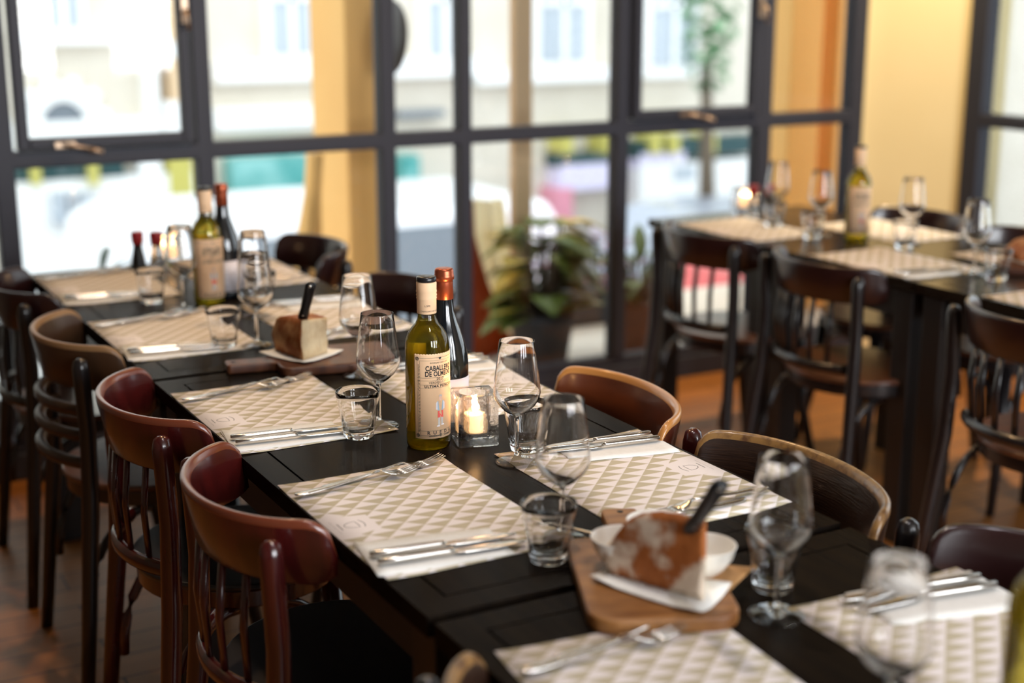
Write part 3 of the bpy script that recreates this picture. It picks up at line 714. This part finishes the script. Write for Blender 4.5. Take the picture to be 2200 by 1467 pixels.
place(cn, 'lit candle in glass behind the red-capped cruets at the far window end', (1.06, 3.895, .75), .3, 'lit glass candle holders'); clight(1.06, 3.895, 1.0)
place(cn, 'lit candle in glass beside the red-capped cruets on the right hand table', (3.085, 3.90, .75), .3, 'lit glass candle holders'); clight(3.085, 3.90, 1.0)
# ------------------------------------------------------------------ cruets with red caps
def make_cruet(fill):
    t = thing('cruet', '', 'cruet')
    MB().lathe([(0,0),(.022,0),(.0225,.004),(.019,.030),(.0135,.058),(.0125,.072),(0,.072)], 28).build('glass_jar', fill, t)
    MB().lathe([(0,.0722),(.015,.0722),(.0165,.076),(.0175,.100),(.016,.106),(0,.107)], 28).build('red_cap', 'red_cap', t)
    return t
k1, k2 = make_cruet('black_plastic'), make_cruet('glass')
place(k1, 'dark filled cruet with a red cap at the far window end of the long table', (.966, 3.865, .75), 0, 'red-capped cruets')
place(k2, 'clear cruet with a red cap at the far window end of the long table', (1.010, 3.835, .75), 0, 'red-capped cruets')
place(k2, 'clear cruet with a red cap on the right hand table', (3.055, 3.815, .75), 0, 'red-capped cruets')
place(k1, 'dark filled cruet with a red cap on the right hand table', (3.105, 3.790, .75), 0, 'red-capped cruets')

# ------------------------------------------------------------------ bread boards
def board(name, label, m, loc, rz, sc=1):
    P = []
    def arc(cx, cy, r, a0, a1, n=6):
        for i in range(n+1):
            a = a0+(a1-a0)*i/n; P.append((cx+r*math.cos(a), cy+r*math.sin(a)))
    arc(.055,-.13,.035,-PI/2,0); arc(.068,.075,.020,0,PI/2); 
    P += [(.030,.098),(.024,.115)]; arc(.017,.192,.008,0,PI/2); arc(-.017,.192,.008,PI/2,PI); P += [(-.024,.115),(-.030,.098)]
    arc(-.068,.075,.020,PI/2,PI); arc(-.055,-.13,.035,PI,3*PI/2)
    t = thing(name, label, 'board', loc, rz); P = [(x*sc, y*sc) for x, y in P]
    b = MB().prism(P, 0, .020).build('board_body', m, t, bevel=.004)
    MB().lathe([(0,0),(.0045,0),(.0045,.0006),(0,.0006)], 16, T=Matrix.Translation((0,.184*sc,.0201))).build('hanging_hole', 'ink', t)
    return t
board('bread_board', 'wooden paddle bread board holding bowls and floured bread, near table', 'board', (.985, 1.425, .7505), d8(-24), 1.03)
board('bread_board', 'dark wooden bread board under the blurred bread with upright knife', 'dark_board', (1.02, 2.655, .7505), d8(80), .95)
board('bread_board', 'dark wooden bread board on the right hand table at the photo edge', 'dark_board', (3.15, 2.70, .7505), d8(-50), .9)
def sheet(name, label, cat, pts, z, m, curl=.008, th=.0012, group=None):
    n = 8; vs = []; fs = []; A, B, C_, D = [Vector(p) for p in pts]
    for j in range(n+1):
        for i in range(n+1):
            u, v = i/n, j/n; p = A*(1-u)*(1-v)+B*u*(1-v)+C_*u*v+D*(1-u)*v
            c = max(0, abs(u-.5)*2-.45)*max(0, abs(v-.5)*2-.45); vs.append((p.x, p.y, z+curl*c*3.3+.0008*math.sin(9*u+4*v)*0))
    for j in range(n):
        for i in range(n): a = j*(n+1)+i; fs.append((a, a+1, a+n+2, a+n+1))
    o = MB().add(vs, fs, 0, True).build(name, m); so = o.modifiers.new('s','SOLIDIFY'); so.thickness = th; so.offset = 1
    return tag(o, label, cat, group)
zb = .7505+.0202
q = [at(x, y, zb+.003).xy for x, y in ((1266,1243),(1405,1292),(1512,1322),(1572,1258))]
pA, pB, pD = at(1266,1240,zb+.006).xy, at(1510,1318,zb+.006).xy, at(1370,1190,zb+.004).xy
pC = at(1572,1256,zb+.006).xy
sheet('paper_napkin', 'white napkin under the floured bread on the near board', 'napkin', [pA, pB, pC, (pA[0]+.075, pA[1]+.04)], zb+.0022, 'napkin', .006)
sheet('kraft_paper', 'brown paper corner sticking out under the bread, right of the near board', 'paper', [(.955,1.325),(1.03,1.30),at(1620,1220,zb).xy,(1.03,1.405)], zb+.0002, 'kraft', .0)
# bread
def bread(t, corners, h, m, back=.10, slope=.6):
    """corners: A near-right, B near-left, C far-left, D far-right (local xy); crust on the near and left side"""
    A, B, C_, D = [Vector(c) for c in corners]; nu, nv, nw = 14, 8, 8; rnd = random.Random(3)
    def P(u, v, w):   # u: 0 right ->1 left, v: 0 near ->1 far, w: height 0..1
        k = math.sqrt(max(0, 1-(u*.97)**3.2)); top = h*(1-slope+slope*k)*(1-back*v)
        p = (A*(1-u)+B*u)*(1-v)+(D*(1-u)+C_*u)*v; b = math.sin(PI*min(1,w*1.0))*.010*(1-v)
        nrm = ((A+B)-(C_+D)).normalized(); p = p+nrm*b*math.sin(PI*(.15+.8*u)); lf = (B-A).normalized(); p = p+lf*(.012*math.sin(PI*w)*u-.010*w*w*u)
        j = .0014*math.sin(31*u+17*v+11*w)
        return (p.x+j, p.y+j, top*w)
    vs = []; fs = []; mi = []
    def grid(f, n1, n2, m_):
        o = len(vs)
        for j in range(n2+1):
            for i in range(n1+1): vs.append(f(i/n1, j/n2))
        for j in range(n2):
            for i in range(n1): a = o+j*(n1+1)+i; fs.append((a, a+1, a+n1+2, a+n1+1)); mi.append(m_)
    grid(lambda u, w: P(u,0,w), nu, nw, 0); grid(lambda u, v: P(u,v,1), nu, nv, 0); grid(lambda v, w: P(1,v,w), nv, nw, 0)
    grid(lambda v, w: P(0,v,w), nv, nw, 1); grid(lambda u, w: P(u,1,w), nu, nw, 1); grid(lambda u, v: P(u,v,0), nu, nv, 0)
    o = MB().add(vs, fs, mi, True).build('loaf', [m, 'crumb'], t)
    bm = bmesh.new(); bm.from_mesh(o.data); bmesh.ops.remove_doubles(bm, verts=bm.verts, dist=2e-4); bmesh.ops.recalc_face_normals(bm, faces=bm.faces); bm.to_mesh(o.data); bm.free()
    return o
zn = zb+.0042
def rel(x, y, o): p = at(x, y, o.location.z); return (p.x-o.location.x, p.y-o.location.y)
t = thing('bread', 'floured crusty bread chunk on the near board with black knife stuck in', 'bread', (.96, 1.33, zn))
bread(t, [rel(1512,1290,t), rel(1312,1232,t), (rel(1312,1232,t)[0]+.012, rel(1312,1232,t)[1]+.022), (rel(1512,1290,t)[0]+.030, rel(1512,1290,t)[1]+.062)], .104, 'crust', back=.30, slope=.66)
t = thing('bread', 'golden bread chunk with pale cut side on the board behind the second place', 'bread', (.97, 2.63, zn))
A_ = rel(652,774,t); B_ = rel(592,752,t); D_ = rel(704,757,t)
bread(t, [A_, B_, (B_[0]+D_[0]-A_[0], B_[1]+D_[1]-A_[1]), D_], .082, 'crust2', slope=.25)
t = thing('bread', 'blurred dark bread piece on the right hand table at the photo edge', 'bread', (3.13, 2.70, zn))
bread(t, [(.04,-.05),(-.05,-.02),(-.03,.05),(.05,.03)], .06, 'crust2', slope=.5)
sheet('paper_napkin', 'white napkin under the golden bread behind the second place', 'napkin', [at(556,762,zb).xy, at(655,785,zb).xy, at(738,758,zb).xy, at(640,738,zb).xy], zb+.0022, 'napkin', .004)
sheet('paper_napkin', 'white napkin under the bread on the right hand table', 'napkin', [(3.06,2.62),(3.17,2.59),(3.22,2.76),(3.10,2.79)], zb+.0022, 'napkin', .004)
# knives stuck in bread
def stuck_knife(label, A, B):
    A, B = Vector(A), Vector(B); L = (B-A).length; d = (B-A).normalized()
    t = thing('bread_knife', label, 'knife', A); h = MB()
    P = [d*(L*u) for u in (0,.04,.12,.3,.5,.7,.88,.96,1)]; rr = [.008,.0105,.0115,.0098,.0105,.0108,.0118,.0105,.005]
    h.tube(P, rr, 12, flat=.72); h.build('handle', 'black_plastic', t)
    for u in (.12,.9):
        MB().lathe([(0,.0),(.0035,.0),(.0030,.0012),(0,.0016)], 12, T=Matrix.Translation(d*(L*u)) @ (-_F).to_track_quat('Z','Y').to_matrix().to_4x4() @ Matrix.Translation((0,0,.0095))).build('rivet', 'steel', t)
    b = MB(); b.tube([d*.001, -d*.015, -d*.03], [.008,.008,.003], 4, flat=.12); b.build('blade', 'steel', t)
stuck_knife('black handled knife stuck upright in the floured bread, near board', at(1482,1140,zn+.086), at(1551,1036,zn+.176))
stuck_knife('black handled knife stuck upright in the golden bread, further board', at(650,686,zn+.078), at(669,607,zn+.165))
# bowls
def bowl_mb():
    return MB().lathe([(0,0),(.014,0),(.016,.002),(.028,.012),(.037,.026),(.0405,.040),(.0412,.0415),(.0402,.042),(.0385,.0405),(.035,.027),(.026,.014),(.014,.006),(0,.005)], 40)
b0 = bowl_mb().build('dip_bowl', 'white_china')
bws = [('small white bowl behind the bread, below the board handle', (1412,1118)), ('small white bowl left of the floured bread', (1337,1153)), ('small white bowl right of the floured bread', (1513,1170))]
for i, (lb, (x, y)) in enumerate(bws):
    o = b0 if i == 0 else b0.copy()
    if i: COL.objects.link(o)
    p = at(x, y, zb+.041); o.location = (p.x, p.y, zb+.0004); tag(o, lb, 'bowl', 'white dip bowls')
f = dup(P_fork, 'steel fork lying on the left rim of the near bread board', 'steel forks', (at(1308,1150,zb+.003).x, at(1308,1150,zb+.003).y, zb+.001), d8(126))
f.scale = (.62,)*3

# ------------------------------------------------------------------ outside: ledge, pillars, plants, street
MB().box(-3,6.2,WY+.06,5.95,-.25,-.02).build('floor_balcony', 'facade', kind='structure')
def pillar(x0, x1, y0, y1, lb, m, z1=4):
    o = MB().box(x0,x1,y0,y1,-.02,z1).build('pillar', m, bevel=.01); tag(o, lb, 'pillar', 'ochre pillars outside'); return o
pillar(2.143,2.32,5.2,5.57,'broad ochre pillar outside, behind the second window bay', 'orange')
pillar(2.892,2.983,5.2,5.25,'slim ochre post outside, left above the potted croton', 'beige')
pillar(4.35,4.535,5.2,5.41,'ochre pillar outside the last bay beside the yellow pier', 'orange')
pillar(4.63,5.2,5.2,5.5,'ochre wall end outside, furthest right behind the first window wall', 'orange')
pillar(4.75,4.90,4.62,4.80,'ochre pillar outside the right hand window', 'orange')
def drape(name, label, Y, left, right, m):
    """left, right: matching pixel outlines; a softly folded cloth with real thickness"""
    vs = []; fs = []; n = 8
    for j, (a, b) in enumerate(zip(left, right)):
        for i in range(n+1):
            u = i/n; p = atY(a[0]+(b[0]-a[0])*u, a[1]+(b[1]-a[1])*u, Y); vs.append((p.x, Y+.03*math.sin(u*9+j*.4), max(p.z, -.02)))
    for j in range(len(left)-1):
        for i in range(n): a = j*(n+1)+i; fs.append((a, a+1, a+n+2, a+n+1))
    o = MB().add(vs, fs, 0, True).build(name, m); so = o.modifiers.new('s','SOLIDIFY'); so.thickness = .02
    return tag(o, label, 'drape')
drape('cloth_drape', 'rust coloured flaring cloth just outside, behind the sharp bottles', 5.22, [(992,430),(985,520),(985,600),(985,700),(985,900)], [(1010,430),(1024,520),(1045,600),(1075,690),(1110,900)], 'rust')
drape('cloth_drape', 'cream flaring cloth just outside, left of the potted croton', 5.32, [(1010,430),(1022,520),(1042,600),(1072,690),(1105,800),(1130,900)], [(1082,430),(1092,520),(1106,600),(1140,690),(1168,800),(1180,900)], 'cream')
drape('cloth_drape', 'orange flaring cloth beside the broad ochre pillar outside', 5.1, [(664,330),(655,420),(642,500),(630,600),(600,900)], [(690,330),(690,420),(690,500),(690,600),(690,900)], 'orange')
# round dark sign seen nearly edge on
pc = atY(838, 82, 5.0); t = thing('round_sign', 'round dark disc hanging outside above the third window bay', 'sign', pc)
MB().lathe([(0,-.012),(.135,-.012),(.143,0),(.135,.012),(.05,.03),(0,.034)], 40, T=Matrix.Rotation(d8(0),4,'Z') @ Matrix.Rotation(d8(-85),4,'Y')).build('disc', 'disc', t)
MB().tube([(0,0,.14),(0,0,1.6)], .006, 6).build('hanging_rod', 'disc', t)
# plants
def leaf(mb, base, d, L, Wd, droop, mi=0):
    d = Vector(d).normalized(); s = d.cross(Vector((0,0,1))).normalized(); n = 8; vs = []; fs = []
    for i in range(n+1):
        u = i/n; p = Vector(base)+d*(L*u)+Vector((0,0,-droop*u*u)); w_ = Wd*math.sin(PI*min(.98,.06+.94*u))**.7*(1-.25*u)
        vs += [p-s*w_+Vector((0,0,.15*w_)), p, p+s*w_+Vector((0,0,.15*w_))]
    for i in range(n):
        for k in range(2): a = i*3+k; fs.append((a, a+1, a+4, a+3))
    mb.add(vs, fs, mi, True)
def plant(label, loc, H, n, L, Wd, lm, potm, seed, spread=.09, zl=.0, up=(.2,.9)):
    r = random.Random(seed); t = thing('potted_plant', label, 'plant', loc); 
    MB().lathe([(0,0),(.10,0),(.13,.20),(.14,.21),(.14,.24),(.12,.24),(.12,.20),(0,.20)], 28).build('pot', potm, t)
    f = MB(); st = MB()
    for i in range(n):
        a = r.random()*2*PI; h = zl+(H-zl)*((i+.5)/n); b = (spread*math.cos(a)*.5, spread*math.sin(a)*.5, h)
        st.tube([(0,0,.18),(b[0]*.6,b[1]*.6,h*.6+.08),b], .006, 6)
        leaf(f, b, (math.cos(a), math.sin(a), r.uniform(*up)), L*r.uniform(.8,1.15), Wd*r.uniform(.8,1.2), r.uniform(.02,.12))
    st.build('stems', 'bark', t); o = f.build('foliage', lm, t); so = o.modifiers.new('s','SOLIDIFY'); so.thickness = .003
    return t
pp = atY(1165, 600, 4.92)
plant('potted croton with broad green and yellow leaves outside between the middle mullions', (pp.x, 4.92, -.02), .60, 60, .17, .080, 'leaf', 'pot_dark', 4, .16, .22, (-.2,.5))
pp = atY(1378, 640, 4.95)
plant('dark green potted plant outside, behind the window end chair', (pp.x, 4.95, -.02), .42, 26, .17, .035, 'leaf', 'terracotta', 9, .1, .18, (.1,1.2))
plant('leafy plant outside the right hand window', (4.95, 3.55, .35), .42, 30, .24, .06, 'leaf_green', 'pot_dark', 12, .12, .2, (-.1,.7))
MB().box(4.62,5.4,1.4,4.6,-.25,.345).build('floor_ledge', 'asphalt', kind='structure')
pp = atY(232, 560, 4.8)
plant('small plant with one green blade outside the left window, behind the far table', (pp.x-.02, 4.85, .22), .36, 4, .17, .016, 'leaf_green', 'pot_dark', 3, .03, .22, (1.0,2.4))
MB().box(-1.5,1.6,4.66,5.1,-.02,.215).build('planter_ledge', 'white_stone', kind='structure')
t = thing('flower_planter', 'planter of white, lilac and pink flowers outside, right of the croton', 'planter', (3.50, 5.58, -.02))
MB().box(-.35,.30,-.10,.10,0,.16).build('planter_box', 'pot_dark', t, bevel=.006)
r = random.Random(5); fl = MB(); fl2 = MB()
for k in range(70):
    x, y, z = r.uniform(-.33,.28), r.uniform(-.1,.1), .16+r.uniform(0,.26); q = r.uniform(.018,.035)
    (fl if r.random() < .75 else fl2).lathe([(0,-q*.5),(q*.7,-q*.2),(q,0.1*q),(q*.5,q*.5),(0,q*.3)], 8, T=Matrix.Translation((x,y,z)))
fl.build('lilac_flowers', 'lilac', t); fl2.build('pink_flowers', 'pinkp', t)
g = MB()
for k in range(60):
    a = r.random()*6.28; leaf(g, (r.uniform(-.33,.28), r.uniform(-.08,.08), .15+r.uniform(0,.12)), (math.cos(a),math.sin(a),1.5), .10, .012, .01)
g.build('leaves', 'leaf_green', t)

# street and the buildings across it
GZ = -2.0
MB().box(-30,60,5.96,40,GZ-.2,GZ).build('ground', 'asphalt', kind='structure')
FY = 14.0
def rect(x0, y0, x1, y1, Y=FY):
    a = atY(x0, y0, Y); b = atY(x1, y1, Y); return min(a.x,b.x), max(a.x,b.x), min(a.z,b.z), max(a.z,b.z)
bld = thing('stone_building', 'cream stone building across the street with arch, white window surrounds and shopfronts', 'building', (0, FY, GZ))
_fk = [0]
def fpart(name, m, x0, y0, x1, y1, pr=.1, parent=None):
    _fk[0] += 1; pr += .0035*_fk[0]
    a, b, c, d = rect(x0, y0, x1, y1); return MB().box(a, b, -pr, .05, c-GZ, d-GZ).build(name, m, parent or bld)
MB().box(-12, 26, 0, 6, 0, 9).build('wall', 'facade', bld)
# upper storey windows (pixel rectangles on the facade plane)
for (x0,y0,x1,y1) in ((70,-260,165,62),(-150,-260,-60,62),(565,-240,655,118),(905,-240,975,120),(1150,-240,1240,132),(1395,-240,1470,140)):
    f_ = fpart('window', 'white_stone', x0-16, y0, x1+16, y1+24, .12)
    a, b, c, d = rect(x0, y0, x1, y1)
    pz = .12+.0035*_fk[0]; MB().box(a, b, -pz-.03, -pz-.001, c-GZ+.02, d-GZ).build('pane', 'win_mid', f_)
    g_ = MB(); g_.box((a+b)/2-.03,(a+b)/2+.03,-pz-.06,-pz-.031,c-GZ,d-GZ); g_.box(a,b,-pz-.06,-pz-.031,(c*2+d)/3-GZ,(c*2+d)/3-GZ+.06); g_.build('glazing_bar', 'white_stone', f_)
for (x0,y0,x1,y1,m) in ((20,62,240,92,'white_stone'),(450,132,1010,160,'white_stone'),(1010,150,1320,170,'white_stone'),(20,262,420,300,'white_stone'),(450,232,820,262,'white_stone'),(840,236,940,246,'win_dark')):
    fpart('stone_band', m, x0, y0, x1, y1, .16)
# arch with radiating white voussoirs
ca = atY(132, 262, FY); ri, ro = .20, .44
ar = MB()
for k in range(11):
    a0 = PI*k/11+.02; a1 = PI*(k+1)/11-.02; rr = ro if k % 2 == 0 else ro*.86
    ar.prism([(ri*math.cos(a0),ri*math.sin(a0)),(rr*math.cos(a0),rr*math.sin(a0)),(rr*math.cos(a1),rr*math.sin(a1)),(ri*math.cos(a1),ri*math.sin(a1))], 0, .14, T=Matrix.Translation((ca.x,-.14,ca.z-GZ)) @ Matrix.Rotation(PI/2,4,'X') @ Matrix.Translation((0,0,-.14)))
ar.build('arch_stones', 'white_stone', bld)
ar = MB(); ar.prism([(ri*math.cos(PI*k/16),ri*math.sin(PI*k/16)) for k in range(17)], 0, .10, T=Matrix.Translation((ca.x,-.12,ca.z-GZ)) @ Matrix.Rotation(PI/2,4,'X') @ Matrix.Translation((0,0,-.12)))
ar.build('arch_opening', 'win_dark', bld)
for (x0,y0,x1,y1,m,n_) in ((285,-100,332,300,'white_stone','pilaster'),(336,-100,392,300,'beige','pilaster'),(336,88,392,122,'white_stone','stone_block'),(336,215,392,300,'white_stone','stone_block'),
    (20,338,255,385,'dgreen','shop_fascia'),(20,386,420,640,'white_stone','shop_front'),(285,335,342,520,'white_stone','shop_post'),(345,335,400,440,'yellowp','shop_panel'),
    (478,338,645,425,'teal','teal_shop_sign'),(560,425,645,520,'teal','teal_shop_panel'),(843,330,880,400,'teal','teal_shop_sign'),(843,400,975,600,'win_mid','shop_window'),
    (480,430,560,600,'win_mid','shop_window'),(1170,330,1310,345,'dgreen','shop_fascia'),(1345,300,1600,322,'dgreen','shop_fascia'),(1175,350,1312,395,'lilac','lilac_shop_band'),(1345,325,1440,350,'lilac','lilac_shop_band'),
    (1345,350,1610,620,'white_stone','shop_front'),(1415,352,1460,380,'win_mid','shop_window'),(1415,415,1462,432,'win_mid','shop_window'),(1160,400,1200,470,'pinkp','pink_poster'),(1010,600,1320,900,'win_dark','basement_railing')):
    fpart(n_, m, x0, y0, x1, y1, .2)
for x in (58, 180): fpart('mustard_bracket', 'yellowp', x-8, 338, x+14, 388, .26)
for x in (1175, 1262, 1362, 1400, 1478): fpart('mustard_bracket', 'yellowp', x, 285, x+18, 322, .26)
for (x0,x1) in ((95,128),(130,150),(152,182)): fpart('shop_window', 'win_mid', x0, 405, x1, 468, .23)
# tree in front of the facade
tp = atY(1520, 130, 12.2); t = thing('street_tree', 'pale green street tree outside, seen through the opening sash on the right', 'tree', (tp.x, 12.2, GZ))
MB().tube([(0,0,0),(.05,0,1.4),(0,.02,tp.z-GZ)], [.12,.09,.05], 10).build('trunk', 'bark', t)
cr = MB(); r = random.Random(8)
for k in range(420):
    u, v, w_ = r.gauss(0,1), r.gauss(0,1), r.gauss(0,1); n_ = math.sqrt(u*u+v*v+w_*w_); rad = r.uniform(.55,1)
    p = Vector((u/n_*.30*rad*1.0, v/n_*.30*rad, w_/n_*.95*rad+tp.z-GZ+.55)); a = r.random()*6.28
    leaf(cr, p, (math.cos(a),math.sin(a),r.uniform(-.6,.6)), .16, .05, .03)
cr.build('crown', 'tree', t)
# cars
def car(label, x, y, m, L=4.2, Hc=1.45, van=False):
    t = thing('van' if van else 'car', label, 'van' if van else 'car', (x, y, GZ)); hw = .85
    if van: prof = [(-L/2,.35),(-L/2,1.0),(-L/2+.12,Hc-.1),(-L/2+.3,Hc),(L/2-1.2,Hc),(L/2-.6,1.1),(L/2-.05,.95),(L/2,.35)]
    else: prof = [(-L/2,.35),(-L/2,.85),(-L/2+.5,.95),(-L/2+1.0,Hc),(L/2-1.7,Hc),(L/2-1.05,.95),(L/2-.1,.80),(L/2,.35)]
    T = Matrix.Rotation(PI/2,4,'X') @ Matrix.Translation((0,0,-hw))
    MB().prism(prof, 0, 2*hw, T=T).build('body', m, t, bevel=.06)
    g_ = MB(); zt, zb_ = Hc-.12, 1.0
    for s_ in (-1,1): g_.prism([(-L/2+.75,zb_),(-L/2+1.1,zt),(L/2-1.75,zt),(L/2-1.25,zb_)], 0, .02, T=Matrix.Translation((0,s_*(hw+.005)+.01,0)) @ Matrix.Rotation(PI/2,4,'X'))
    g_.build('side_window', 'win_dark', t)
    for sx in (-1,1):
        for sy in (-1,1): MB().lathe([(0,-.1),(.30,-.1),(.32,-.05),(.32,.05),(.30,.1),(0,.1)], 20, T=Matrix.Translation((sx*(L/2-.8), sy*(hw-.08), .32)) @ Matrix.Rotation(PI/2,4,'X')).build('wheel', 'tyre', t)
    return t
car('white van parked across the street, seen in the narrow window bay', 4.4, 10.2, 'van_white', 4.6, 1.95, True)
car('silver car parked across the street, seen behind the croton', 9.0, 11.0, 'car_grey')
car('red car parked across the street, seen between the right chair spindles', 7.6, 8.2, 'car_red')
